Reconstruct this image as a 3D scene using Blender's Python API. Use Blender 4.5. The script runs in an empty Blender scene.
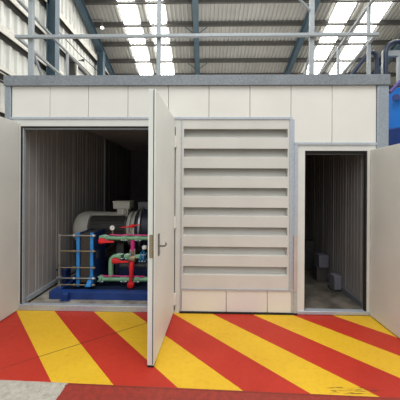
import bpy, bmesh, math, random
from mathutils import Vector, Matrix
random.seed(4)
PI = math.pi
sc = bpy.context.scene
COL = sc.collection

# ------------------------------------------------------------------ materials
def srgb(r, g, b):
    f = lambda c: (c/255/12.92) if c/255 <= .04045 else ((c/255+.055)/1.055)**2.4
    return (f(r), f(g), f(b), 1)

class NT:
    """tiny node helper"""
    def __init__(s, m):
        s.t = m.node_tree; s.n = s.t.nodes; s.l = s.t.links
    def node(s, kind, **kw):
        n = s.n.new(kind)
        for k, v in kw.items(): setattr(n, k, v)
        return n
    def put(s, sock, v):
        if hasattr(v, 'is_output'): s.l.new(v, sock)
        else: sock.default_value = v
    def math(s, op, a, b=0.0, c=None):
        n = s.node('ShaderNodeMath', operation=op)
        s.put(n.inputs[0], a); s.put(n.inputs[1], b)
        if c is not None: s.put(n.inputs[2], c)
        return n.outputs[0]
    def mix(s, f, a, b, mode='MIX'):
        n = s.node('ShaderNodeMix', data_type='RGBA', blend_type=mode)
        s.put(n.inputs[0], f); s.put(n.inputs[6], a); s.put(n.inputs[7], b)
        return n.outputs[2]
    def noise(s, vec, scale, detail=4, rough=.55):
        n = s.node('ShaderNodeTexNoise'); s.l.new(vec, n.inputs['Vector'])
        n.inputs['Scale'].default_value = scale; n.inputs['Detail'].default_value = detail
        n.inputs['Roughness'].default_value = rough
        return n.outputs['Fac']
    def ramp(s, f, a, b):
        n = s.node('ShaderNodeMapRange'); s.put(n.inputs[0], f)
        n.inputs[1].default_value = a; n.inputs[2].default_value = b
        return n.outputs[0]

def base(name):
    m = bpy.data.materials.new(name); m.use_nodes = True
    b = m.node_tree.nodes['Principled BSDF']
    return m, NT(m), b

def mat(name, c, rough=.5, metal=0., var=.06, scale=6., emit=None, streak=0., spec=.5):
    """painted / metal surface with a little procedural unevenness"""
    m, t, b = base(name)
    pos = t.node('ShaderNodeNewGeometry').outputs['Position']
    nz = t.noise(pos, scale)
    dark = tuple(x*(1-2*var) for x in c[:3])+(1,); lite = tuple(min(1, x*(1+var)) for x in c[:3])+(1,)
    col = t.mix(t.ramp(nz, .3, .7), dark, lite)
    if streak:
        mp = t.node('ShaderNodeMapping'); t.l.new(pos, mp.inputs['Vector']); mp.inputs['Scale'].default_value = (9, 9, .5)
        st = t.noise(mp.outputs[0], 2.5, 3)
        col = t.mix(t.math('MULTIPLY', t.ramp(st, .5, .8), streak), col, tuple(x*.55 for x in c[:3])+(1,))
    t.l.new(col, b.inputs['Base Color'])
    t.put(b.inputs['Roughness'], t.math('ADD', t.math('MULTIPLY', nz, .2), rough-.1))
    b.inputs['Metallic'].default_value = metal
    b.inputs['Specular IOR Level'].default_value = spec
    if emit:
        b.inputs['Emission Color'].default_value = c; b.inputs['Emission Strength'].default_value = emit
    return m

def galv(name, c, rough=.42, metal=.55, k=.6):
    m, t, b = base(name)
    pos = t.node('ShaderNodeNewGeometry').outputs['Position']
    v = t.node('ShaderNodeTexVoronoi'); t.l.new(pos, v.inputs['Vector']); v.inputs['Scale'].default_value = 75
    sep = t.node('ShaderNodeSeparateColor'); t.l.new(v.outputs['Color'], sep.inputs[0])
    nz = t.noise(pos, 3.)
    f = t.math('ADD', t.math('MULTIPLY', sep.outputs[0], .5), t.math('MULTIPLY', nz, .5))
    col = t.mix(f, tuple(x*(1-.6*k) for x in c[:3])+(1,), tuple(min(1, x*(1+.5*k)) for x in c[:3])+(1,))
    t.l.new(col, b.inputs['Base Color'])
    t.put(b.inputs['Roughness'], t.math('ADD', t.math('MULTIPLY', sep.outputs[1], .2), rough-.1))
    b.inputs['Metallic'].default_value = metal
    return m

M = {}
M['cream'] = mat('cream_panel', srgb(223, 219, 211), .45, var=.02, scale=2)
M['louvre'] = mat('louvre_paint', srgb(206, 203, 196), .42, var=.025, scale=3)
M['leaf'] = mat('door_paint', srgb(224, 224, 217), .42, var=.03, scale=2)
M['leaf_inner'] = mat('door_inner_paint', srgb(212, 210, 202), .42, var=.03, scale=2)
M['frame'] = mat('frame_paint', srgb(214, 213, 207), .45, var=.02)
M['coping'] = galv('galvanised_coping', srgb(128, 133, 138), .55, .3)
M['galv'] = galv('galvanised_trim', srgb(182, 188, 196), .45, .35, .3)
M['rail'] = galv('galvanised_rail', srgb(158, 163, 166), .45, .35, .3)
M['post'] = galv('galvanised_post', srgb(150, 157, 164), .5, .35, .35)
M['seal'] = mat('black_rubber', srgb(28, 24, 24), .8)
M['in_wall'] = mat('inner_wall', srgb(156, 151, 148), .5, var=.05, scale=3, streak=.25)
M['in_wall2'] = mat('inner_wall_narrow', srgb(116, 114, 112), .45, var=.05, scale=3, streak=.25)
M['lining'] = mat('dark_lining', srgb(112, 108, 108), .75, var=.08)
M['in_ceiling'] = mat('inner_ceiling', srgb(185, 180, 178), .7, var=.06)
M['in_floor'] = mat('inner_floor', srgb(156, 148, 138), .6, var=.28, scale=7)
M['in_floor2'] = mat('inner_floor_dark', srgb(104, 97, 88), .4, var=.35, scale=5)
M['steel'] = mat('stainless', srgb(170, 168, 162), .3, metal=.8, var=.05)
M['brass'] = mat('brass', srgb(158, 142, 112), .45, metal=.5, var=.1, scale=60)
M['skid'] = mat('skid_blue', srgb(30, 62, 128), .45, var=.12)
M['navy'] = mat('navy_paint_and_shade', srgb(24, 46, 92), .5, var=.12)  # navy paint, also the shaded sides of the exchanger plates
M['sky_blue'] = mat('bright_blue', srgb(44, 138, 214), .4, var=.08)
M['gasket'] = mat('plate_pack_gasket', srgb(82, 74, 66), .7, var=.2, scale=40)
M['motor'] = mat('motor_grey', srgb(184, 182, 172), .5, var=.06)
M['motor_dark'] = mat('motor_dark', srgb(70, 68, 66), .55, var=.1)
M['green'] = mat('pipe_green', srgb(134, 184, 146), .4, var=.1, scale=12)
M['magenta'] = mat('pipe_magenta', srgb(222, 48, 132), .4, var=.06)
M['red'] = mat('valve_red', srgb(226, 32, 42), .35, var=.08)
M['teal'] = mat('valve_teal', srgb(30, 120, 165), .4, var=.08)
M['zinc'] = mat('zinc_bolt', srgb(205, 212, 222), .35, metal=.3, var=.1)
M['casing'] = mat('casing_dark', srgb(30, 36, 56), .45, var=.1)
M['deck'] = mat('deck_dark', srgb(20, 32, 58), .6, var=.15)
M['lever'] = mat('worn_steel', srgb(128, 124, 118), .35, metal=.7, var=.1)
M['white'] = mat('white_face', srgb(240, 240, 236), .4, var=.01)
M['hose'] = mat('grey_hose', srgb(92, 94, 98), .55, var=.1)
M['steelblue'] = mat('hall_steel_blue', srgb(68, 88, 100), .55, var=.08, scale=3)
M['purlin'] = mat('purlin_steel', srgb(84, 82, 78), .6, var=.1)
M['girt'] = mat('girt_steel', srgb(205, 202, 192), .55, var=.08)
M['girt_dark'] = mat('girt_shade_and_frame', srgb(66, 64, 60), .7, var=.08)  # girt steel with underside shade in the colour; also the dark vent frame
M['roof'] = mat('roof_sheet', srgb(164, 163, 158), .6, var=.05, scale=1.)
M['wall'] = mat('wall_sheet', srgb(214, 214, 208), .6, var=.06, scale=.8, streak=.2)
M['skylight'] = mat('skylight_glow', (1, .985, .95, 1), .5, var=.01, emit=9)
M['lamp'] = mat('lamp_glow', (1, .98, .95, 1), .4, var=.01, emit=9)
M['black'] = mat('black_paint', srgb(24, 24, 26), .6)
M['tank'] = mat('tank_blue', srgb(32, 118, 210), .35, var=.05, scale=1.5)
M['tank_dark'] = mat('tank_navy', srgb(22, 52, 118), .45, var=.08)
M['navy_rail'] = mat('navy_rail', srgb(16, 34, 62), .35, var=.05)
M['purple'] = mat('purple_paint', srgb(76, 62, 128), .4, var=.08)
M['block'] = mat('pale_block', srgb(104, 104, 114), .5, var=.06)
M['concrete_wall'] = mat('back_sheet', srgb(170, 166, 156), .7, var=.08, scale=.8)

def floor_material():
    m, t, b = base('painted_floor')
    pos = t.node('ShaderNodeNewGeometry').outputs['Position']
    sp = t.node('ShaderNodeSeparateXYZ'); t.l.new(pos, sp.inputs[0])
    x, y = sp.outputs[0], sp.outputs[1]
    big = t.noise(pos, 1.6, 5); fine = t.noise(pos, 22, 6, .7); grit = t.noise(pos, 90, 3, .6)
    # slightly ragged stripe edges, 45 degree stripes
    u = t.math('DIVIDE', t.math('SUBTRACT', t.math('ADD', x, y), t.math('SUBTRACT', .82, t.math('MULTIPLY', fine, .008))), 1.0080)
    fr = t.math('FRACT', u)
    isy = t.math('LESS_THAN', fr, .497)
    yellow = t.mix(t.ramp(big, .3, .7), srgb(208, 160, 36), srgb(222, 178, 42))
    yellow = t.mix(t.math('MULTIPLY', t.ramp(fine, .5, .75), .35), yellow, srgb(172, 128, 34))
    red = t.mix(t.ramp(big, .3, .7), srgb(168, 42, 28), srgb(186, 54, 36))
    red = t.mix(t.math('MULTIPLY', t.ramp(fine, .5, .78), .35), red, srgb(140, 40, 30))
    paint = t.mix(isy, red, yellow)
    # scuffs: short dark scratches in the paint
    mp = t.node('ShaderNodeMapping'); t.l.new(pos, mp.inputs['Vector'])
    mp.inputs['Scale'].default_value = (5, 30, 1); mp.inputs['Rotation'].default_value = (0, 0, -.15)
    sn = t.noise(mp.outputs[0], 2.2, 5, .7)
    scuff = t.math('MULTIPLY', t.ramp(sn, .66, .74), .55)
    near = t.math('MULTIPLY', t.math('LESS_THAN', t.math('ABSOLUTE', t.math('SUBTRACT', x, 1.18)), .2),
                  t.math('LESS_THAN', t.math('ABSOLUTE', t.math('SUBTRACT', y, 2.045)), .035))
    scuff2 = t.math('MULTIPLY', near, t.math('MULTIPLY', t.ramp(sn, .5, .6), .85))
    paint = t.mix(t.math('MAXIMUM', scuff, scuff2), paint, srgb(70, 48, 30))
    # saw-cut joint crossing the left stripes
    jd = t.math('ABSOLUTE', t.math('SUBTRACT', t.math('MULTIPLY', t.math('ADD', x, 1.558), .582),
                                   t.math('MULTIPLY', t.math('SUBTRACT', y, 2.365), .813)))
    joint = t.math('MULTIPLY', t.math('LESS_THAN', jd, .0055), t.math('LESS_THAN', x, -.5))
    joint = t.math('MULTIPLY', joint, t.ramp(x, -2.0, -1.5))
    paint = t.mix(t.math('MULTIPLY', joint, .8), paint, srgb(60, 40, 24))
    # edge of the painted zone
    e = t.math('SUBTRACT', y, t.math('SUBTRACT', 2.028, t.math('MULTIPLY', x, .029)))
    inz = t.math('GREATER_THAN', e, 0)
    conc = t.mix(t.ramp(fine, .35, .65), srgb(158, 150, 136), srgb(188, 182, 170))
    conc = t.mix(t.math('MULTIPLY', t.ramp(grit, .58, .7), .6), conc, srgb(92, 86, 76))
    worn = t.mix(t.ramp(fine, .35, .7), srgb(158, 56, 44), srgb(124, 48, 40))
    worn = t.mix(t.math('MULTIPLY', t.ramp(grit, .5, .7), .4), worn, srgb(98, 52, 44))
    worn = t.mix(t.math('MULTIPLY', t.math('LESS_THAN', t.math('ABSOLUTE', t.math('ADD', e, .012)), .006), .5), worn, srgb(96, 36, 28))
    isw = t.math('GREATER_THAN', t.math('ADD', x, t.math('MULTIPLY', fine, .06)), -1.08)
    isw = t.math('MULTIPLY', isw, t.math('GREATER_THAN', y, 1.2))
    outer = t.mix(isw, conc, worn)
    col = t.mix(inz, outer, paint)
    far = t.math('MAXIMUM', t.math('GREATER_THAN', y, 3.6), t.math('GREATER_THAN', t.math('ABSOLUTE', x), 3.6))
    col = t.mix(far, col, conc)
    t.l.new(col, b.inputs['Base Color'])
    t.put(b.inputs['Roughness'], t.math('ADD', .38, t.math('MULTIPLY', fine, .3)))
    b.inputs['Specular IOR Level'].default_value = .35
    bp = t.node('ShaderNodeBump'); bp.inputs['Strength'].default_value = .12; bp.inputs['Distance'].default_value = .004
    t.l.new(fine, bp.inputs['Height']); t.l.new(bp.outputs[0], b.inputs['Normal'])
    return m
M['floor'] = floor_material()

# ------------------------------------------------------------------ builders
ORG = {}       # world origin of every object made here
class MB:
    def __init__(s): s.bm = bmesh.new()
    def hull(s, pts, faces):
        v = [s.bm.verts.new(p) for p in pts]
        for f in faces:
            try: s.bm.faces.new([v[i] for i in f])
            except ValueError: pass
        return s
    def box(s, x0, x1, y0, y1, z0, z1):
        p = [(x, y, z) for z in (z0, z1) for y in (y0, y1) for x in (x0, x1)]
        return s.hull(p, [(0, 2, 3, 1), (4, 5, 7, 6), (0, 1, 5, 4), (2, 6, 7, 3), (0, 4, 6, 2), (1, 3, 7, 5)])
    def prism(s, poly, axis, a0, a1):
        """poly: 2D points in the two other axes (cyclic order), extruded along axis"""
        def P(u, v, a): return {'x': (a, u, v), 'y': (u, a, v), 'z': (u, v, a)}[axis]
        n = len(poly)
        pts = [P(u, v, a0) for u, v in poly]+[P(u, v, a1) for u, v in poly]
        fs = [tuple(range(n)), tuple(range(2*n-1, n-1, -1))]+[(i, (i+1) % n, n+(i+1) % n, n+i) for i in range(n)]
        return s.hull(pts, fs)
    def sweep(s, pts, r, n=10, flat=None):
        """round tube through pts (r a number or one per point)"""
        pts = [Vector(p) for p in pts]; k = len(pts)
        rs = r if isinstance(r, (list, tuple)) else [r]*k
        rings = []; up = None
        for i, p in enumerate(pts):
            d = (pts[min(i+1, k-1)]-pts[max(i-1, 0)]).normalized()
            if up is None: up = Vector((0, 0, 1)) if abs(d.z) < .9 else Vector((0, 1, 0))
            a = d.cross(up).normalized(); c = a.cross(d).normalized(); up = c
            rings.append([s.bm.verts.new(p+a*(rs[i]*math.cos(2*PI*j/n))+c*(rs[i]*math.sin(2*PI*j/n))) for j in range(n)])
        for A, B in zip(rings, rings[1:]):
            for j in range(n): s.bm.faces.new((A[j], A[(j+1) % n], B[(j+1) % n], B[j]))
        s.bm.faces.new(rings[0][::-1]); s.bm.faces.new(rings[-1])
        return s
    def lathe(s, p, d, prof, n=24):
        """prof: (distance along d, radius) pairs"""
        p = Vector(p); d = Vector(d).normalized()
        up = Vector((0, 0, 1)) if abs(d.z) < .9 else Vector((0, 1, 0))
        a = d.cross(up).normalized(); c = a.cross(d).normalized(); rings = []
        for q, r in prof:
            r = max(r, 1e-4)
            rings.append([s.bm.verts.new(p+d*q+a*(r*math.cos(2*PI*j/n))+c*(r*math.sin(2*PI*j/n))) for j in range(n)])
        for A, B in zip(rings, rings[1:]):
            for j in range(n): s.bm.faces.new((A[j], A[(j+1) % n], B[(j+1) % n], B[j]))
        s.bm.faces.new(rings[0][::-1]); s.bm.faces.new(rings[-1])
        return s
    def build(s, name, m, parent=None, bevel=0, smooth=True, loc=None):
        bmesh.ops.recalc_face_normals(s.bm, faces=s.bm.faces[:])
        if parent is not None: org = Vector(loc) if loc is not None else ORG[parent.name]
        else:
            if loc is not None: org = Vector(loc)
            else:
                c = [v.co for v in s.bm.verts]
                org = Vector(((min(v.x for v in c)+max(v.x for v in c))/2, (min(v.y for v in c)+max(v.y for v in c))/2, min(v.z for v in c)))
        bmesh.ops.translate(s.bm, verts=s.bm.verts[:], vec=-org)
        me = bpy.data.meshes.new(name); s.bm.to_mesh(me); s.bm.free()
        me.materials.append(m)
        if smooth:
            for f in me.polygons: f.use_smooth = True
            me.set_sharp_from_angle(angle=math.radians(38))
        o = bpy.data.objects.new(name, me); COL.objects.link(o)
        if parent is not None:
            o.parent = parent; o.location = org-ORG[parent.name]
        else: o.location = org
        ORG[o.name] = org
        if bevel:
            b = o.modifiers.new('bevel', 'BEVEL'); b.width = bevel; b.segments = 2; b.limit_method = 'ANGLE'; b.angle_limit = math.radians(40)
        return o

def tag(o, label=None, cat=None, group=None, kind=None):
    if label: o['label'] = label
    if cat: o['category'] = cat
    if group: o['group'] = group
    if kind: o['kind'] = kind
    return o
def thing(name, loc, label, cat, group=None):
    o = bpy.data.objects.new(name, None); COL.objects.link(o); o.location = loc
    o.empty_display_size = .1
    ORG[o.name] = Vector(loc)
    return tag(o, label, cat, group)
def struct(o): return tag(o, kind='structure')
def box(x0, x1, y0, y1, z0, z1): return MB().box(x0, x1, y0, y1, z0, z1)
def arc(c, r, a0, a1, n, plane):
    out = []
    for i in range(n+1):
        a = math.radians(a0+(a1-a0)*i/n); u, v = r*math.cos(a), r*math.sin(a)
        out.append({'xz': (c[0]+u, c[1], c[2]+v), 'yz': (c[0], c[1]+u, c[2]+v), 'xy': (c[0]+u, c[1]+v, c[2])}[plane])
    return out

# ================================================================== THE HALL
H, K = 13.0, .37
def roofz(y): return 1.6+H-K*y
struct(box(-6.3, 18, -3, 20.6, -.2, 0).build('floor', M['floor']))

def corrugated(bm, pts_fn, us, prof):
    rows = [(bm.bm.verts.new(pts_fn(u, 0, d)), bm.bm.verts.new(pts_fn(u, 1, d))) for u, d in zip(us, prof)]
    for (a, b), (c, d) in zip(rows, rows[1:]): bm.bm.faces.new((a, c, d, b))
def ribs(a, b, pitch, h):
    us, ds = [], []; n = max(1, round((b-a)/pitch)); p = (b-a)/n
    for i in range(n):
        for f, d in ((0, 0), (.42, 0), (.55, h), (.82, h), (.95, 0)): us.append(a+(i+f)*p); ds.append(d)
    us.append(b); ds.append(0)
    return us, ds
Y0R, Y1R = 7.0, 20.4
SKY = [(-4.12, -3.32), (-2.80, -2.0), (6.05, 6.9), (7.6, 8.5)]
rb = MB(); edges = [-6.2]+[q for s_ in SKY for q in s_]+[16.0]
for i in range(0, len(edges), 2):
    us, ds = ribs(edges[i], edges[i+1], .2, .07)
    corrugated(rb, lambda u, e, d: (u, (Y0R, Y1R)[e], roofz((Y0R, Y1R)[e])+d), us, ds)
struct(rb.build('ceiling', M['roof'], smooth=False))
for i, (a, b) in enumerate(SKY):
    us, ds = ribs(a, b, .2, .035); w = MB()
    corrugated(w, lambda u, e, d: (u, (Y0R, Y1R)[e], roofz((Y0R, Y1R)[e])+d-.09), us, ds)
    struct(w.build('window_%d' % (i+1), M['skylight'], smooth=False))
# purlins across the slope, z-section
pn = 1
for i in range(-5, 7):
    yc = 13.88+1.062*i; z = roofz(yc)-.005
    poly = [(yc-.07, z), (yc, z), (yc, z-.16), (yc+.07, z-.18), (yc+.07, z-.19), (yc-.015, z-.175), (yc-.015, z-.02), (yc-.07, z-.0)]
    struct(MB().prism(poly, 'x', -6.1, 15.9).build('trim_%d' % pn, M['purlin'], smooth=False)); pn += 1
# rafters
raft = ['left-hand sloping steel roof rafter running along the gable wall',
        'blue-grey steel roof rafter in the middle, between the two skylight pairs',
        'dark steel roof rafter just left of the right-hand skylights',
        'dark steel roof rafter beyond the skylights at the far right']
for xr, lb in zip((-5.72, -.5, 4.86, 10.1), raft):
    rf = thing('roof_rafter', (xr, 8, roofz(8)-.6), lb, 'rafter', 'steel roof rafters')
    for nm, z0, z1, hw in (('top_flange', -.29, -.265, .13), ('web', -.62, -.29, .012), ('bottom_flange', -.65, -.62, .13)):
        MB().prism([(8, roofz(8)+z0), (20, roofz(20)+z0), (20, roofz(20)+z1), (8, roofz(8)+z1)], 'x', xr-hw, xr+hw).build(nm, M['steelblue'], rf, smooth=False)
    for k in ((-1, 1) if 4 > xr > -3 else ()):
        for yy in (12.82, 14.94):
            MB().sweep([(xr+k*.05, yy, roofz(yy)-.62), (xr+k*.55, yy+.02, roofz(yy)-.24)], .022, 6).build('fly_brace', M['steelblue'], rf)
# gable wall: ribbed cream sheets
us, ds = ribs(2.0, 20.4, .32, .07)
gw = MB(); corrugated(gw, lambda u, e, d: (-6.05+d, u, (0, roofz(u)-.04)[e]), us, ds)
struct(gw.build('wall_left', M['wall'], smooth=False))
us, ds = ribs(-6, 16, .32, .05)
bw = MB(); corrugated(bw, lambda u, e, d: (u, 20.45-d, (0, roofz(20.45)-.1)[e]), us, ds)
struct(bw.build('wall_back', M['concrete_wall'], smooth=False))
for z in (2.4, 3.6, 4.7, 5.87, 7.0, 8.2):
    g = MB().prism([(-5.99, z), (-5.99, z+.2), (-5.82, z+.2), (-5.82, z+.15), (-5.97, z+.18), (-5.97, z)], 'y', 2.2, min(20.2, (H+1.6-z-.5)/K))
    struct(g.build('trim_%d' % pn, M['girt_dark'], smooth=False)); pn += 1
    g = box(-5.83, -5.80, 2.2, min(20.2, (H+1.6-z-.5)/K), z+.1, z+.32)
    struct(g.build('trim_%d' % pn, M['girt'], smooth=False)); pn += 1
# columns
for (yc, zt), lb in zip(((9.35, roofz(9.35)-.66), (13.7, roofz(13.7)-.66)),
                ('wide blue steel column on the gable wall behind the left railing post', 'short-looking blue steel column under the rafter, right of the wall vent')):
    c = thing('steel_column', (-5.66, yc, 0), lb, 'column', 'blue steel wall columns')
    box(-5.80, -5.53, yc-.012, yc+.012, 0, zt).build('web', M['steelblue'], c, smooth=False)
    box(-5.53, -5.50, yc-.14, yc+.14, 0, zt).build('flange', M['steelblue'], c, smooth=False)
    box(-5.83, -5.80, yc-.14, yc+.14, 0, zt).build('flange', M['steelblue'], c, smooth=False)
# framed vent high on the gable wall
w5 = struct(MB().box(-5.80, -5.78, 10.95, 13.0, 5.0, 6.9).build('window_5', M['wall'], smooth=False))
fr = MB().box(-5.84, -5.60, 10.82, 10.95, 4.9, 7.06).box(-5.84, -5.60, 13.0, 13.1, 4.9, 7.06).box(-5.84, -5.60, 10.7, 13.1, 6.9, 7.06)
f_ = fr.build('window_frame', M['girt_dark'], w5, smooth=False); f_['label'] = 'dark frame of the wall opening'
box(-5.60, -5.585, 10.95, 11.05, 4.9, 7.02).build('window_trim', M['girt'], w5, smooth=False)
fl = thing('flood_lamp', (-5.78, 11.55, 7.3), 'small black lamp head on the gable wall above the framed vent', 'lamp')
MB().lathe((-5.60, 11.5, 7.32), (1, -.5, -.3), [(-.05, .03), (-.03, .05), (.04, .06), (.05, .06)], 14).build('lamp_head', M['black'], fl)
MB().sweep([(-5.98, 11.6, 7.36), (-5.65, 11.55, 7.34)], .02, 6).build('bracket', M['black'], fl)
cab = MB().sweep([(-5.7, 9.4, 7.58), (-5.7, 11.5, 7.55), (-5.7, 13.5, 7.68)], .018, 6).build('power_cable', M['black'])
tag(cab, 'thin black cable strung along the gable wall above the framed vent', 'cable')
for k, (za, zb, lb) in enumerate(((4.86, 4.78, 'upper black cable sagging at the far left, beside the enclosure coping'),
                                 (4.52, 4.5, 'lower black cable at the far left, beside the enclosure coping'))):
    c = MB().sweep([(-5.7, 3.5, za+.1), (-5.7, 6.0, (za+zb)/2), (-5.7, 9.0, zb)], .028, 6).build('wall_cable', M['black'])
    tag(c, lb, 'cable', 'cables on the gable wall')
# high bay lamp under the roof
hb = thing('high_bay_lamp', (-5.0, 12.2, 9.15), 'small lit lamp hanging under the roof near the left rafter', 'lamp')
MB().lathe((-5.0, 12.2, 9.33), (0, 0, -1), [(0, .03), (.04, .05), (.09, .085), (.10, .085)], 16).build('lamp_shade', M['girt'], hb)
MB().lathe((-5.0, 12.2, 9.24), (0, 0, -1), [(0, .08), (.03, .065), (.045, .03)], 16).build('bulb', M['lamp'], hb)
MB().sweep([(-5.0, 12.2, 9.33), (-5.0, 12.2, 9.6), (-5.5, 12.2, 9.62)], .02, 6).build('bracket', M['purlin'], hb)

# ================================================================== THE ENCLOSURE
F = 3.25
XL, XR, YB = -2.58, 2.276, 8.2
en = thing('machine_enclosure', (-.15, F, 0), 'long cream panelled machine enclosure with open doors and a louvre under grey coping', 'enclosure')
def P(mb, name, m, bevel=0, parent=None, label=None):
    o = mb.build(name, m, parent or en, bevel=bevel)
    if label: o['label'] = label
    return o
# shell
P(box(XL+.05, XR-.05, F+.06, YB, 2.80, 2.98), 'roof_panel', M['in_ceiling'])
P(box(XL+.02, XL+.07, F+.07, YB, .0, 2.80), 'outer_side_panel', M['cream'])
P(box(XR-.07, XR-.02, F+.07, YB, .0, 2.80), 'outer_side_panel', M['cream'])
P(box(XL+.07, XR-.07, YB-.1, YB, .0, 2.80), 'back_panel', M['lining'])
# grooved inner walls (panel joints every half metre, fine ribs)
def ribbed_wall(x, y0, y1, z0, z1, sgn, mod, phase, back):
    poly = []; y = y0
    ys = []
    j = y0+phase
    while j < y1-.02: ys.append(j); j += mod
    poly.append((x, y0))
    allr = []
    for j in ys: allr.append((j, .016, .014))
    q = y0+.04
    while q < y1-.05:
        if all(abs(q-j) > .05 for j in ys): allr.append((q, .006, .005))
        q += mod/5
    for j, w, d in sorted(allr):
        poly += [(x, j-w), (x-sgn*d, j-w*.5), (x-sgn*d, j+w*.5), (x, j+w)]
    poly += [(x, y1), (back, y1), (back, y0)]
    return MB().prism(poly, 'z', z0, z1)
P(ribbed_wall(-2.38, F+.02, 5.95, .06, 2.745, 1, .5, .28, -2.505), 'inner_wall_panel', M['in_wall'])
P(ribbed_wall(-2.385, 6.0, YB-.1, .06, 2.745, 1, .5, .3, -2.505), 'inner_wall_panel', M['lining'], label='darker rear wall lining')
P(box(-2.40, -2.355, 5.95, 6.0, .06, 2.745), 'wall_joint_strip', M['galv'], label='bright metal joint strip')
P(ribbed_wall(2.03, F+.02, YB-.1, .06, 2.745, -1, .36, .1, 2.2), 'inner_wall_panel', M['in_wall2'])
P(box(2.012, 2.03, F+.1, YB-.1, .06, .13), 'skirting', M['hose'])
P(box(-2.38, -2.36, F+.1, YB-.1, .06, .12), 'skirting', M['galv'])
P(box(-.28, -.2, F+.12, YB-.1, .04, 2.745), 'partition_wall', M['in_wall'])
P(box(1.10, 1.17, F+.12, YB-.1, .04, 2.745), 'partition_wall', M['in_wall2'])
P(box(-2.505, 2.2, F+.06, YB-.1, 2.745, 2.80), 'inner_ceiling', M['in_ceiling'])
P(box(-2.36, -.28, F+.06, YB-.1, .0, .03), 'inner_floor', M['in_floor'])
P(box(1.17, 2.03, F+.06, YB-.1, .0, .06), 'inner_floor', M['in_floor2'], label='dirty dark floor of the narrow room')
# coping and corner posts
cp = MB().prism([(F-.035, 2.882), (F-.035, 3.010), (F+.06, 3.010), (F+.06, 2.995), (F-.022, 2.995), (F-.022, 2.897), (F+.04, 2.897), (F+.04, 2.882)], 'x', XL-.005, XR+.005)
P(cp, 'coping', M['coping'])
P(box(XL-.005, XL+.03, F+.06, YB, 2.88, 3.01), 'coping', M['coping'])
P(box(XR-.03, XR+.005, F+.06, YB, 2.88, 3.01), 'coping', M['coping'])
P(box(XL, -2.505, F-.02, F+.07, 0, 2.882), 'corner_post', M['post'], .006)
P(box(2.136, XR, F-.02, F+.07, 0, 2.882), 'corner_post', M['post'], .008)
# upper front panels with open joints
sx = [-2.50, -2.003, -1.504, -.994, -.475, .04, .558, 1.073, 1.586, 2.133]
for i, (a, b) in enumerate(zip(sx, sx[1:])):
    z0 = 2.485 if i < 7 else 2.165
    P(box(a+.003, b-.003, F-.002, F+.05, z0, 2.882), 'front_panel', M['cream'], .0015)
P(box(-2.5, 1.07, F+.045, F+.06, 2.47, 2.80).box(1.07, 2.13, F+.045, F+.06, 2.14, 2.80), 'joint_backing', M['girt'])
P(box(-2.51, -.325, F-.012, F+.05, 2.462, 2.487), 'trim_strip', M['galv'])
P(box(-.325, 1.09, F-.015, F+.05, 2.458, 2.484), 'trim_strip', M['galv'])
P(box(1.118, 2.136, F-.015, F+.05, 2.138, 2.166), 'trim_strip', M['galv'])
# wide doorway frame
P(box(-2.505, -.398, F, F+.06, 2.372, 2.462).box(-2.505, -2.385, F, F+.06, 0, 2.372).box(-.398, -.312, F, F+.06, 0, 2.462), 'door_frame', M['frame'])
P(box(-2.385, -.398, F+.005, F+.05, 2.352, 2.372).box(-2.385, -2.366, F+.005, F+.05, .08, 2.352), 'door_seal', M['seal'])
P(box(-2.365, -2.352, F+.012, F+.05, .08, 2.352).box(-2.352, -.398, F+.03, F+.05, 2.338, 2.352), 'door_stop', M['galv'])
P(box(-2.385, -.398, F-.01, F+.055, 0.0, .076), 'door_sill', M['galv'], .006, label='pale metal door sill')
# narrow doorway frame
P(box(1.16, 2.136, F, F+.06, 2.065, 2.138).box(1.16, 1.252, F, F+.06, 0, 2.065).box(2.03, 2.136, F, F+.06, 0, 2.065), 'door_frame', M['frame'])
P(box(1.252, 2.03, F+.01, F+.05, 2.042, 2.065).box(2.012, 2.03, F+.01, F+.05, .05, 2.042).box(1.252, 1.262, F+.01, F+.05, .05, 2.042), 'door_seal', M['seal'])
P(box(1.262, 2.012, F+.03, F+.05, 2.018, 2.034), 'door_stop', M['motor_dark'])
P(box(1.16, 2.136, F-.012, F+.10, .005, .05), 'door_sill', M['galv'], .006, label='pale metal door sill')
# frames round the louvre
P(box(-.312, -.297, F-.012, F+.05, .02, 2.458), 'trim_strip', M['galv'])
P(box(1.058, 1.082, F-.018, F+.05, .30, 2.458).box(1.082, 1.118, F-.005, F+.05, 0.02, 2.458), 'trim_strip', M['galv'])
P(box(1.118, 1.16, F-.012, F+.05, .02, 2.138), 'trim_strip', M['galv'])
P(box(1.113, 1.152, F-.022, F-.012, .30, 1.0), 'pinkish_strip', mat('pinkish_tint', srgb(190, 176, 170), .45), label='pinkish lower strip')  # thin pinkish strip over the lower part of the column trim
# louvre
lv = P(box(-.297, -.276, F-.004, F+.16, .315, 2.458)  .box(1.036, 1.058, F-.004, F+.16, .315, 2.458).box(-.276, 1.036, F-.004, F+.03, 2.338, 2.458).box(-.276, 1.036, F+.15, F+.16, .3, 2.458), 'louvre_panel', M['louvre'])
for i in range(8):
    zt = 2.338-.2487*i-.110
    zb = zt-.1387 if i < 7 else .315
    t_ = .004
    bl = [(F-.004, zb), (F-.004, zt), (F+.055, zt+.012), (F+.12, zt+.15), (F+.124, zt+.148), (F+.06, zt+.006), (F+.002, zt-.005), (F+.002, zb+.004), (F+.03, zb+.004), (F+.03, zb)]
    P(MB().prism(bl, 'x', -.276, 1.036), 'louvre_blade', M['louvre'], parent=lv)
P(box(-.31, 1.118, F-.014, F+.04, .293, .315), 'trim_strip', M['galv'])
for a, b in ((-.295, .268), (.274, .786), (.792, 1.116)):
    P(box(a, b, F-.004, F+.04, .022, .292), 'base_panel', M['cream'], .003)
P(box(-.32, 1.16, F-.018, F+.06, 0, .022), 'floor_gasket', M['seal'])

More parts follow.
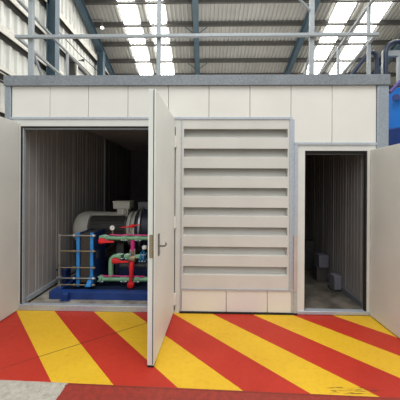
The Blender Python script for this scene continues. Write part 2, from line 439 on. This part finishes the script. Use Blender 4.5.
# ---- door leaves
def leaf(hx, hy, hz0, hz1, length, thick, ang, side, m):
    """slab from the hinge (hx,hy) towards the viewer; side=+1: thickness towards +x"""
    d = Vector((math.sin(ang), -math.cos(ang), 0)); n = Vector((-d.y, d.x, 0))*side
    def pt(u, w, z): q = Vector((hx, hy, 0))+d*u+n*w; return (q.x, q.y, z)
    return pt
def slab(pt, u0, u1, w0, w1, z0, z1):
    p = [pt(u, w, z) for z in (z0, z1) for w in (w0, w1) for u in (u0, u1)]
    return MB().hull(p, [(0, 2, 3, 1), (4, 5, 7, 6), (0, 1, 5, 4), (2, 6, 7, 3), (0, 4, 6, 2), (1, 3, 7, 5)])
# middle leaf: right leaf of the wide doorway
HX, HY = -.392, F-.012
pt = leaf(HX, HY, 0, 0, 1, .06, -.0545, 1, M['leaf'])
# with side=+1 n points to +x (outer face); body lies on the -x side
L = .985
dm = P(slab(pt, .0, L, -.062, 0, .018, 2.466), 'door_leaf', M['leaf'], .003)
dm['label'] = 'middle open door leaf with lever handle'
P(slab(pt, L-.001, L+.004, -.016, -.010, .03, 2.46), 'edge_seal', M['seal'], parent=dm)
P(slab(pt, L-.08, L+.001, -.058, -.004, .0, .018), 'bottom_seal', M['seal'], parent=dm)
P(slab(pt, L, L+.004, -.047, -.017, .97, 1.175), 'edge_lock', M['brass'], parent=dm, label='brass edge lock')
P(slab(pt, L-.16, L-.12, 0, .010, .955, 1.16), 'lock_plate', M['lever'], parent=dm, label='steel lock plate')
lh = MB().sweep([pt(L-.14, .008, 1.045), pt(L-.14, .05, 1.045), pt(L-.15, .058, 1.045), pt(L-.18, .06, 1.043), pt(L-.22, .058, 1.042), pt(L-.232, .05, 1.055)], .009, 8)
P(lh, 'lever_handle', M['lever'], parent=dm)
MB().lathe(pt(L-.14, .009, .985), (1, 0, 0), [(0, .012), (.006, .012)], 12).build('lock_cylinder', M['brass'], dm)
for z in (2.17, 1.153, .186):
    P(MB().box(-.405, -.366, F-.034, F-.002, z-.065, z+.065).lathe((-.386, F-.036, z-.075), (0, 0, 1), [(0, .011), (.15, .011)], 10), 'hinge', M['cream'], parent=dm)
P(box(-.388, -.381, F-.004, F+.001, .03, 2.36), 'hinge_gap', M['seal'])
# left leaf
pt = leaf(-2.398, F-.012, 0, 0, 1, .06, 0, 1, M['leaf'])
dl = P(slab(pt, 0, .96, -.062, 0, .01, 2.412), 'door_leaf', M['leaf_inner'], .003); dl['label'] = 'left open door leaf, plain inner face'
# right leaf
pt = leaf(2.062, F-.012, 0, 0, 1, .06, 0.0, 1, M['leaf'])
dr = P(slab(pt, 0, .86, 0, .062, .012, 2.075), 'door_leaf', M['leaf_inner'], .003); dr['label'] = 'right open door leaf, plain inner face'

# ================================================================== GUARD RAIL ON THE ROOF
gr = thing('guard_rail', (-.15, 3.4, 3.0), 'galvanised guard rail with posts and back braces on the enclosure roof', 'railing')
YR = 3.37; XA, XB = -2.53, 2.235
def sq(x0, x1, y0, y1, z0, z1, name): return box(x0, x1, y0, y1, z0, z1).build(name, M['rail'], gr, bevel=.004)
sq(XA-.02, XB, YR-.02, YR+.02, 3.572, 3.612, 'mid_rail')
sq(XA, XB, YR-.02, YR+.02, 4.12, 4.16, 'top_rail')
for x, hw in ((-2.362, .033), (-.632, .03), (1.392, .03)):
    sq(x-hw, x+hw, YR+.02, YR+.06, 2.98, 4.12, 'post')
for x in (-2.36, 1.39):
    MB().sweep([(x, YR+.05, 3.46), (x, YR+.42, 2.98)], .018, 8).build('back_brace', M['rail'], gr)
MB().sweep([(1.375, YR+.03, 3.92), (1.16, YR+.01, 4.13)], .016, 8).build('knee_brace', M['rail'], gr)
def slant(x, z0, sl, y1, name):
    MB().hull([(x+dx, y, z0+sl*(y-YR)+dz) for y in (YR, y1) for dz in (-.018, .018) for dx in (-.018, .018)],
              [(0, 1, 3, 2), (4, 6, 7, 5), (0, 4, 5, 1), (2, 3, 7, 6), (0, 2, 6, 4), (1, 5, 7, 3)]).build(name, M['rail'], gr, bevel=.004)
for x, sl, ys in ((XA, -.05, (4.62, 6.0)), (XB-.03, -.18, (3.52, 4.32))):
    y1 = 7.6 if sl > -.1 else 5.8
    slant(x, 3.592, sl, y1, 'side_mid_rail'); slant(x, 4.10, sl, y1, 'side_top_rail')
    for y in ys: sq(x-.02, x+.02, y-.02, y+.02, 2.98, 4.09+sl*(y-YR), 'side_post')

# ================================================================== PLANT IN THE WIDE ROOM
FZ = .03
sk = thing('skid_frame', (-1.3, 3.9, FZ), 'dark blue steel skid frame on the floor under the pumps and cooler', 'frame')
def ibeam_x(x0, x1, yc, z0, z1, hw): return [('beam', MB().prism([(yc-hw, z0), (yc+hw, z0), (yc+hw, z0+.018), (yc-hw+.02, z0+.018), (yc-hw+.02, z1-.018), (yc+hw, z1-.018), (yc+hw, z1), (yc-hw, z1)], 'x', x0, x1))]
for nm, b in ibeam_x(-2.165, -.36, 3.56, FZ, .135, .05): b.build('front_beam', M['skid'], sk, bevel=.004)
for nm, b in ibeam_x(-2.165, -.36, 4.98, FZ, .155, .05): b.build('rear_beam', M['skid'], sk, bevel=.004)
box(-2.165, -2.06, 3.61, 4.93, FZ, .13).build('cross_beam', M['skid'], sk, bevel=.004)
box(-.52, -.42, 3.61, 4.93, FZ, .13).build('cross_beam', M['skid'], sk, bevel=.004)
box(-2.06, -.52, 3.62, 4.90, .05, .07).build('deck_plate', M['deck'], sk)
MB().prism([(3.455, FZ), (3.51, FZ), (3.51, .14), (3.455, .12)], 'x', -1.955, -1.875).box(-1.98, -1.85, 3.445, 3.51, FZ, FZ+.012).build('foot_bracket', M['skid'], sk, bevel=.003)
MB().box(-2.215, -2.09, 3.80, 3.95, .13, .34).box(-2.235, -2.07, 3.79, 3.96, .33, .355).build('pedestal', M['navy'], sk, bevel=.004)

# plate heat exchanger
hx = thing('plate_heat_exchanger', (-1.78, 3.9, .13), 'plate heat exchanger with bright blue end plates and brown plate pack', 'heat exchanger')
def frame_plate(x0, x1, nm):
    o = MB().box(x0, x1, 3.76, 4.195, .14, .905).build(nm, M['navy'], hx, bevel=.004)  # one blue plate: shaded side coloured darker, lit front edge lighter
    MB().box(x0-.004, x1+.004, 3.735, 3.76, .12, .915).build('front_edge', M['sky_blue'], o, bevel=.004)['label'] = 'front edge with light put into its blue'
    return o
frame_plate(-1.895, -1.855, 'pressure_plate')
fp = frame_plate(-1.692, -1.652, 'frame_plate')
MB().box(-1.652, -1.648, 3.86, 3.95, .50, .62).build('name_plate', M['hose'], fp)
pk = MB()
n = 26
for i in range(n):
    a = -1.852+(.156)*i/n
    pk.box(a, a+.0045, 3.775, 4.12, .17, .89)
pk.box(-1.852, -1.696, 3.79, 4.11, .18, .88).build('plate_pack', M['gasket'], hx, smooth=False)
for z, m_, r_ in ((.878, 'steel', .011), (.650, 'brass', .009), (.408, 'brass', .009), (.252, 'steel', .012), (.155, 'brass', .009)):
    tr = MB().sweep([(-2.13, 3.715, z), (-1.605, 3.715, z)], r_, 8).build('tie_rod', M[m_], hx)
    for x in (-1.918, -1.632):
        MB().lathe((x, 3.715, z), (1, 0, 0), [(-.012, .018), (.012, .018)], 6).build('nut', M['zinc'] if m_ == 'steel' else M['brass'], tr, smooth=False)
MB().box(-2.15, -2.115, 3.70, 3.74, .12, .90).box(-2.165, -2.1, 3.69, 3.75, .155-.04, .16).build('support_column', M['steel'], hx, bevel=.003)
MB().lathe((-2.165, 3.715, .252), (1, 0, 0), [(0, .03), (.07, .03)], 12).build('rod_clamp', M['hose'], hx)
for x in (-1.69,):
    MB().prism([(3.66, .155), (3.70, .155), (3.78, .20), (3.78, .26), (3.75, .26)], 'x', x-.03, x+.03).box(x-.04, x+.04, 3.65, 3.78, .15, .162).build('foot', M['sky_blue'], hx, bevel=.003)
MB().box(-1.90, -1.85, 3.8, 4.1, .15, .16).box(-1.90, -1.85, 3.9, 4.0, .15, .2).build('foot', M['navy'], hx)

# electric motor
AX = (-2.26, 4.5, .865)
mo = thing('electric_motor', (-1.75, 4.5, .15), 'large grey electric motor with terminal box lying behind the heat exchanger', 'motor')
MB().lathe(AX, (1, 0, 0), [(0, .12), (.01, .19), (.04, .245), (.10, .283), (.16, .295), (.30, .297), (.30, .27)], 40).build('fan_cowl', M['motor'], mo)
mb_ = MB().lathe((AX[0]+.29, AX[1], AX[2]), (1, 0, 0), [(0, .265), (.66, .265)], 40)
body = mb_.build('motor_body', M['motor_dark'], mo)
top = []
for i in range(13):
    a = math.radians(58+64*i/12); top.append((AX[1]-.288*math.cos(a), AX[2]+.288*math.sin(a)))
for i in range(12, -1, -1):
    a = math.radians(58+64*i/12); top.append((AX[1]-.26*math.cos(a), AX[2]+.26*math.sin(a)))
MB().prism(top, 'x', AX[0]+.29, AX[0]+.93).build('lit_top_band', M['motor'], mo)  # lighter band: light on the motor's top put into shape and colour
fb = MB()
for k in range(20):
    a = math.radians(-50+104*k/19)
    c_, s_ = math.cos(a), math.sin(a)
    pts = []
    for x in (AX[0]+.33, AX[0]+.90):
        for rr, tt in ((.262, -.004), (.262, .004), (.292, .004), (.292, -.004)):
            pts.append((x, AX[1]-rr*c_+tt*s_, AX[2]+rr*s_+tt*c_))
    fb.hull(pts, [(0, 1, 2, 3), (7, 6, 5, 4), (0, 4, 5, 1), (1, 5, 6, 2), (2, 6, 7, 3), (3, 7, 4, 0)])
fb.build('cooling_fins', M['motor_dark'], mo, smooth=False)
MB().lathe((AX[0]+.95, AX[1], AX[2]), (1, 0, 0), [(0, .29), (.02, .30), (.05, .30), (.055, .26), (.09, .26), (.095, .31), (.13, .31)], 40).build('flange', M['motor'], mo)
tb = MB().box(-1.585, -1.295, 4.36, 4.62, 1.215, 1.335).build('terminal_box', M['motor'], mo, bevel=.012)
MB().box(-1.59, -1.29, 4.352, 4.628, 1.325, 1.35).build('box_lid', M['motor'], tb, bevel=.006)
MB().prism([(-1.52, 1.10), (-1.33, 1.10), (-1.33, 1.22), (-1.52, 1.22)], 'y', 4.38, 4.58).build('box_neck', M['motor'], tb, bevel=.006)
MB().lathe((-1.40, 4.38, 1.165), (0, -1, 0), [(0, .05), (.05, .05), (.055, .03), (.09, .03)], 16).build('cable_gland', M['motor'], tb)
for x in (-1.95, -1.45):
    MB().prism([(4.28, .07), (4.72, .07), (4.66, .64), (4.34, .64)], 'x', x-.06, x+.06).build('foot', M['motor_dark'], mo, bevel=.004)
# pump housing to the right
ph = thing('pump_housing', (-.8, 4.5, .12), 'dark navy round pump housing coupled to the right end of the motor', 'pump')
MB().lathe((-1.175, 4.5, .865), (1, 0, 0), [(0, .30), (.03, .34), (.06, .345), (.07, .40), (.12, .41), (.13, .375), (.3, .37), (.5, .34), (.6, .2), (.6, .1)], 40).build('casing', M['casing'], ph)
MB().lathe((-1.10, 4.5, .865), (1, 0, 0), [(0, .395), (.012, .414), (.04, .414), (.052, .395)], 40).build('clamp_ring', M['steel'], ph)
MB().box(-1.16, -.66, 4.38, 4.66, 1.20, 1.335).build('junction_box', M['hose'], ph, bevel=.01)
MB().prism([(4.25, .07), (4.75, .07), (4.68, .6), (4.32, .6)], 'x', -.95, -.75).build('foot', M['navy'], ph)
# oil tank and hose
tk = thing('oil_tank', (-.98, 4.18, .118), 'navy rectangular oil tank standing on the skid behind the pipes', 'tank')
MB().box(-1.40, -.56, 4.07, 4.20, .07, .44).build('tank_body', M['navy'], tk, bevel=.01)
MB().box(-1.42, -.54, 4.05, 4.205, .44, .46).build('tank_lid', M['navy'], tk, bevel=.004)
hs = MB(); q = []
x = -1.34
while x < -.45: q += [(x, .032), (x+.012, .04), (x+.024, .04), (x+.036, .032)]; x += .04
MB().lathe((0, 4.0, .37), (1, 0, 0), q, 14).build('ribbed_hose', M['hose'])
tag(bpy.data.objects['ribbed_hose'], 'grey ribbed hose running behind the vertical red valve', 'hose')

# ---- pipework
YP = 3.90
def flange(x, z, parent, m='green', ax='x', r=.052, y=YP):
    d = (1, 0, 0) if ax == 'x' else (0, 0, 1)
    f = MB().lathe((x, y, z), d, [(-.022, r*.8), (-.02, r), (-.004, r), (-.003, r*.85), (.003, r*.85), (.004, r), (.02, r), (.022, r*.8)], 20).build('flange', M[m], parent)
    for k in range(4):
        a = PI*(.25+.5*k)+.15
        if ax == 'x': p0 = (x-.045, y-.042*math.cos(a), z+.046*math.sin(a)); p1 = (x+.045, p0[1], p0[2])
        else: p0 = (x+.042*math.cos(a), y+.042*math.sin(a), z-.045); p1 = (p0[0], p0[1], z+.045)
        MB().sweep([p0, p1], .0085, 6).build('bolt', M['zinc'], f, smooth=False)
    return f
up = thing('green_pipe', (-1.05, YP, .78), 'upper horizontal green pipe with bolted flanges at the magenta riser top', 'pipe')
MB().sweep([(-1.618, YP, .812), (-.36, YP, .818)], .033, 14).build('tube', M['green'], up)
for x in (-1.535, -1.235, -1.02): flange(x, .813, up)
lo = thing('green_pipe', (-1.05, YP, .15), 'lower horizontal green pipe with upright elbow to the middle valve', 'pipe')
MB().sweep([(-1.618, YP, .182), (-.36, YP, .186)], .036, 14).build('tube', M['green'], lo)
MB().sweep([(-1.442, YP, .19), (-1.442, YP, .43)]+arc((-1.352, YP, .44), .09, 180, 90, 7, 'xz')+[(-1.31, YP, .53)], .038, 14).build('elbow', M['green'], lo)
flange(-1.62+.03, .182, lo, r=.058)
for x in (-1.235, -1.045): flange(x, .184, lo)
flange(-1.30, .53, lo)
st = thing('green_pipe', (-1.1, YP, .5), 'short green pipe stub between the middle valve and the teal valve', 'pipe')
MB().sweep([(-1.235, YP, .53), (-.985, YP, .53)], .034, 14).build('tube', M['green'], st)
MB().lathe((-1.108, YP, .50), (1, 0, 0), [(-.05, .03), (-.045, .055), (-.01, .06), (.01, .06), (.045, .055), (.05, .03)], 16).build('union_joint', M['brass'], st)
flange(-1.17, .53, st)
mg = thing('magenta_riser', (-1.107, YP, .46), 'vertical magenta pipe joining upper green pipe to the middle branch', 'pipe')
MB().sweep([(-1.107, YP-.005, .57), (-1.107, YP-.005, .785)], .031, 14).build('tube', M['magenta'], mg)
flange(-1.107, .60, mg, 'brass', 'z', .05)
for z, xs, lb in ((.868, (-1.45, -1.29, -1.20, -1.06), 'thin magenta tracing tube lying along the upper green pipe'), (.242, (-1.56, -1.47, -1.40, -1.26), 'thin magenta tracing tube lying along the lower green pipe')):
    t_ = MB().sweep([(xs[0], YP-.03, z), (xs[1], YP-.03, z-.008), (xs[2], YP-.03, z), (xs[3], YP-.03, z-.004), (xs[3]+.34, YP-.03, z-.006)], .010, 8).build('tracing_tube', M['magenta'])
    tag(t_, lb, 'tube', 'magenta tracing tubes')
# red valves
def lever_valve(x, z, label, lever=.19):
    v = thing('red_valve', (x, YP-.05, z), label, 'valve', 'red lever valves on the green pipes')
    MB().lathe((x-.035, YP-.075, z), (1, 0, 0), [(-.02, .02), (-.012, .040), (.02, .048), (.06, .040), (.075, .026), (.1, .02)], 16).build('valve_body', M['red'], v)
    MB().lathe((x, YP-.12, z), (0, 1, 0), [(0, .022), (.012, .028), (.06, .028)], 12).build('stem', M['red'], v)
    MB().hull([(x-.02, YP-.125, z-.022), (x+lever, YP-.125, z-.012), (x+lever, YP-.125, z+.012), (x-.02, YP-.125, z+.022),
               (x-.02, YP-.108, z-.022), (x+lever, YP-.108, z-.012), (x+lever, YP-.108, z+.012), (x-.02, YP-.108, z+.022)],
              [(0, 1, 2, 3), (7, 6, 5, 4), (0, 4, 5, 1), (1, 5, 6, 2), (2, 6, 7, 3), (3, 7, 4, 0)]).build('lever', M['red'], v, bevel=.004)
lever_valve(-1.545, .778, 'red lever valve under the upper green pipe, beside the blue end plate')
lever_valve(-1.345, .482, 'red lever valve at the bend of the green elbow', .21)
vv = thing('red_valve', (-1.112, YP-.05, .1), 'upright red valve with round lower end crossing the lower green pipe', 'valve')
MB().sweep([(-1.107, YP-.045, .46), (-1.107, YP-.065, .40), (-1.107, YP-.065, .30), (-1.107, YP-.06, .24)], [.038, .042, .032, .036], 14).build('valve_body', M['red'], vv)
MB().lathe((-1.112, YP-.095, .125), (0, 1, 0), [(-.02, .02), (-.012, .046), (.012, .056), (.04, .05), (.05, .03)], 18).build('valve_bottom', M['red'], vv)
MB().hull([(-1.135, YP-.10, .13), (-1.09, YP-.10, .13), (-1.085, YP-.10, .37), (-1.125, YP-.10, .37), (-1.135, YP-.085, .13), (-1.09, YP-.085, .13), (-1.085, YP-.085, .37), (-1.125, YP-.085, .37)],
          [(0, 1, 2, 3), (7, 6, 5, 4), (0, 4, 5, 1), (1, 5, 6, 2), (2, 6, 7, 3), (3, 7, 4, 0)]).build('lever', M['red'], vv, bevel=.004)
tv = thing('red_valve', (-1.12, YP, .84), 'red bar handle on a stem standing above the upper green pipe', 'valve')
MB().sweep([(-1.10, YP+.0, .84), (-1.10, YP+.0, .985)], .014, 8).build('stem', M['motor'], tv)
MB().sweep([(-1.29, YP-.01, .972), (-1.16, YP-.01, .988), (-1.12, YP-.01, .998), (-1.08, YP-.01, 1.004), (-.99, YP-.01, 1.022)], [.008, .011, .014, .011, .008], 10).lathe((-1.12, YP-.01, .97), (0, 0, 1), [(0, .02), (.01, .03), (.045, .03), (.055, .018)], 12).build('bar_handle', M['red'], tv)
# teal butterfly valve
bv = thing('butterfly_valve', (-.945, YP, .45), 'teal butterfly valve on the green stub, near the open door edge', 'valve')
MB().lathe((-.985, YP, .52), (1, 0, 0), [(0, .05), (.004, .085), (.022, .085), (.024, .06), (.05, .06), (.052, .085), (.07, .085), (.074, .05)], 24).build('valve_body', M['teal'], bv)
for k in range(4):
    a = PI*(.25+.5*k)
    MB().sweep([(-1.0, YP-.068*math.cos(a), .52+.068*math.sin(a)), (-.9, YP-.068*math.cos(a), .52+.068*math.sin(a))], .009, 6).build('bolt', M['zinc'], bv, smooth=False)
MB().sweep([(-.948, YP, .60), (-.948, YP, .67)], .014, 8).build('stem', M['teal'], bv)
MB().lathe((-.925, YP-.01, .672), (0, 0, 1), [(-.028, .02), (-.02, .036), (.012, .04), (.03, .022)], 16).build('knob', M['white'], bv)['label'] = 'white knob'
# gauge
pg = thing('pressure_gauge', (-1.42, YP, .84), 'small round white-faced pressure gauge above the upper green pipe', 'gauge')
MB().sweep([(-1.42, YP, .84), (-1.42, YP, .935)], .010, 8).build('stem', M['brass'], pg)
gb = MB().lathe((-1.42, YP+.02, .968), (0, -1, 0), [(0, .02), (.004, .040), (.03, .042), (.036, .038)], 20).build('gauge_case', M['steel'], pg)
MB().lathe((-1.42, YP-.0165, .968), (0, -1, 0), [(0, .035), (.003, .035)], 20).build('dial', M['white'], pg)
MB().hull([(-1.424, YP-.021, .962), (-1.416, YP-.021, .962), (-1.404, YP-.021, .99), (-1.424, YP-.020, .962), (-1.416, YP-.020, .962), (-1.404, YP-.020, .99)], [(0, 1, 2), (5, 4, 3), (0, 3, 4, 1), (1, 4, 5, 2), (2, 5, 3, 0)]).build('needle', M['black'], pg)

# ================================================================== NARROW ROOM
for y, z0, z1, lb in ((3.80, .06, .30, 'nearest pale block of the stepped row low on the narrow room wall'),
                      (4.20, .06, .50, 'middle pale block of the stepped row low on the narrow room wall'),
                      (4.75, .06, .62, 'farthest dark block of the stepped row low on the narrow room wall')):
    b_ = thing('wall_block', (1.93, y, z0), lb, 'block', 'stepped blocks in the narrow room')
    box(1.905-.05*(y > 4), 2.008, y, y+.16, z1-.20, z1).build('front_box', M['block'] if y < 4.5 else M['motor_dark'], b_, bevel=.006)
    box(1.895-.06*(y > 4), 2.008, y+.03, y+.2, z0, z1-.20).build('plinth', M['motor_dark'], b_, bevel=.006)

# ================================================================== MACHINERY BEYOND THE RIGHT CORNER
TX, TY = 4.95, 6.2
bt = thing('storage_tank', (TX, TY, 0), 'bright blue upright tank with navy lower band beyond the enclosure corner', 'tank')
MB().lathe((TX, TY, 2.93), (0, 0, 1), [(0, .9), (.86, .9), (.88, .88), (.9, .4), (.9, .1)], 40).build('tank_shell', M['tank'], bt)
MB().lathe((TX, TY, 0), (0, 0, 1), [(0, .93), (2.90, .93), (2.93, .9)], 40).build('tank_skirt', M['tank_dark'], bt)
MB().lathe((4.15, 5.68, 3.56), (-.6, -.8, 0), [(-.1, .04), (.05, .04), (.05, .07), (.08, .07), (.08, .03)], 16).build('tank_nozzle', M['tank_dark'], bt)
pp = MB().sweep([(3.5, 4.95, 3.42), (3.72, 4.95, 3.66), (4.3, 5.05, 4.14), (4.7, 5.5, 4.2), (4.95, 5.95, 4.1), (4.97, 6.0, 3.82)], .035, 12).build('purple_pipe', M['purple'])
tag(pp, 'sloping purple pipe climbing over the front of the blue tank', 'pipe')
ho = thing('ladder_hoop', (3.9, 5.5, 3.0), 'tall navy tubular hoop rail beside the blue tank', 'rail', 'navy hoop rails')
MB().sweep([(3.80, 5.5, 2.6), (3.80, 5.5, 4.45)]+arc((4.03, 5.5, 4.46), .23, 180, 90, 8, 'xz')+[(4.6, 5.5, 4.69)], .045, 12).build('hoop', M['navy_rail'], ho)
MB().sweep([(4.62, 5.5, 3.85), (4.62, 5.5, 4.69)], .045, 12).build('upright', M['navy_rail'], ho)
h2 = thing('stair_handrail', (3.4, 5.6, 3.0), 'short navy handrail with rounded end sloping up behind the roof corner', 'rail', 'navy hoop rails')
MB().sweep([(2.86, 5.5, 3.72), (3.40, 5.5, 4.40), (3.48, 5.5, 4.47), (3.55, 5.5, 4.47), (3.60, 5.5, 4.42), (3.615, 5.5, 4.3), (3.615, 5.5, 2.6)], .04, 12).build('handrail', M['navy_rail'], h2)
MB().sweep([(2.86, 5.5, 3.72), (2.86, 5.5, 2.6)], .035, 10).build('upright', M['navy_rail'], h2)
gf = thing('platform_frame', (4.1, 5.8, 3.0), 'pale galvanised platform frame behind the navy hoop rail', 'frame')
box(3.80, 3.90, 5.58, 5.64, 0, 4.56).build('upright', M['rail'], gf, bevel=.004)
box(3.90, 4.9, 5.58, 5.64, 4.44, 4.56).build('cross_bar', M['rail'], gf, bevel=.004)
box(4.12, 4.18, 5.58, 5.64, 3.86, 4.44).build('upright', M['rail'], gf, bevel=.004)

# ================================================================== LIGHT AND CAMERA
w = bpy.data.worlds.new('daylight'); sc.world = w; w.use_nodes = True
bg = w.node_tree.nodes['Background']; wt = NT(w)
tc = wt.node('ShaderNodeTexCoord'); sp_ = wt.node('ShaderNodeSeparateXYZ'); wt.l.new(tc.outputs['Generated'], sp_.inputs[0])
wt.l.new(wt.mix(wt.ramp(sp_.outputs[2], .05, .65), (.40, .425, .425, 1), (1.4, 1.48, 1.5, 1)), bg.inputs[0]); bg.inputs[1].default_value = 1.0
def area(name, loc, target, size, power, col=(1, .98, .95), sy=None):
    l = bpy.data.lights.new(name, 'AREA'); l.energy = power; l.size = size; l.color = col
    if sy: l.shape = 'RECTANGLE'; l.size_y = sy
    o = bpy.data.objects.new(name, l); COL.objects.link(o); o.location = loc
    o.rotation_euler = (Vector(target)-Vector(loc)).to_track_quat('-Z', 'Y').to_euler()
    return o
area('added_overhead_light', (.7, .4, 8.5), (0, 2.4, .8), 4.0, 330)  # unseen light added overhead for soft direction on the front
area('added_roof_fill', (1, 9.4, 4.0), (0, 10.5, 9), 6, 380)  # added light, hidden behind the enclosure, brightens roof and gable wall

cam = bpy.data.cameras.new('camera'); co = bpy.data.objects.new('camera', cam); COL.objects.link(co)
cam.sensor_width = 36; cam.sensor_fit = 'HORIZONTAL'; cam.lens = 36*256/400
cam.shift_y = -13/400
cam.clip_start = .05; cam.clip_end = 200
yaw, roll = .021, .0055
co.matrix_world = Matrix.Translation((0, 0, 1.6)) @ Matrix.Rotation(yaw, 4, 'Z') @ Matrix.Rotation(PI/2, 4, 'X') @ Matrix.Rotation(roll, 4, 'Z')
sc.camera = co
sc.view_settings.view_transform = 'Standard'
sc.view_settings.look = 'None'
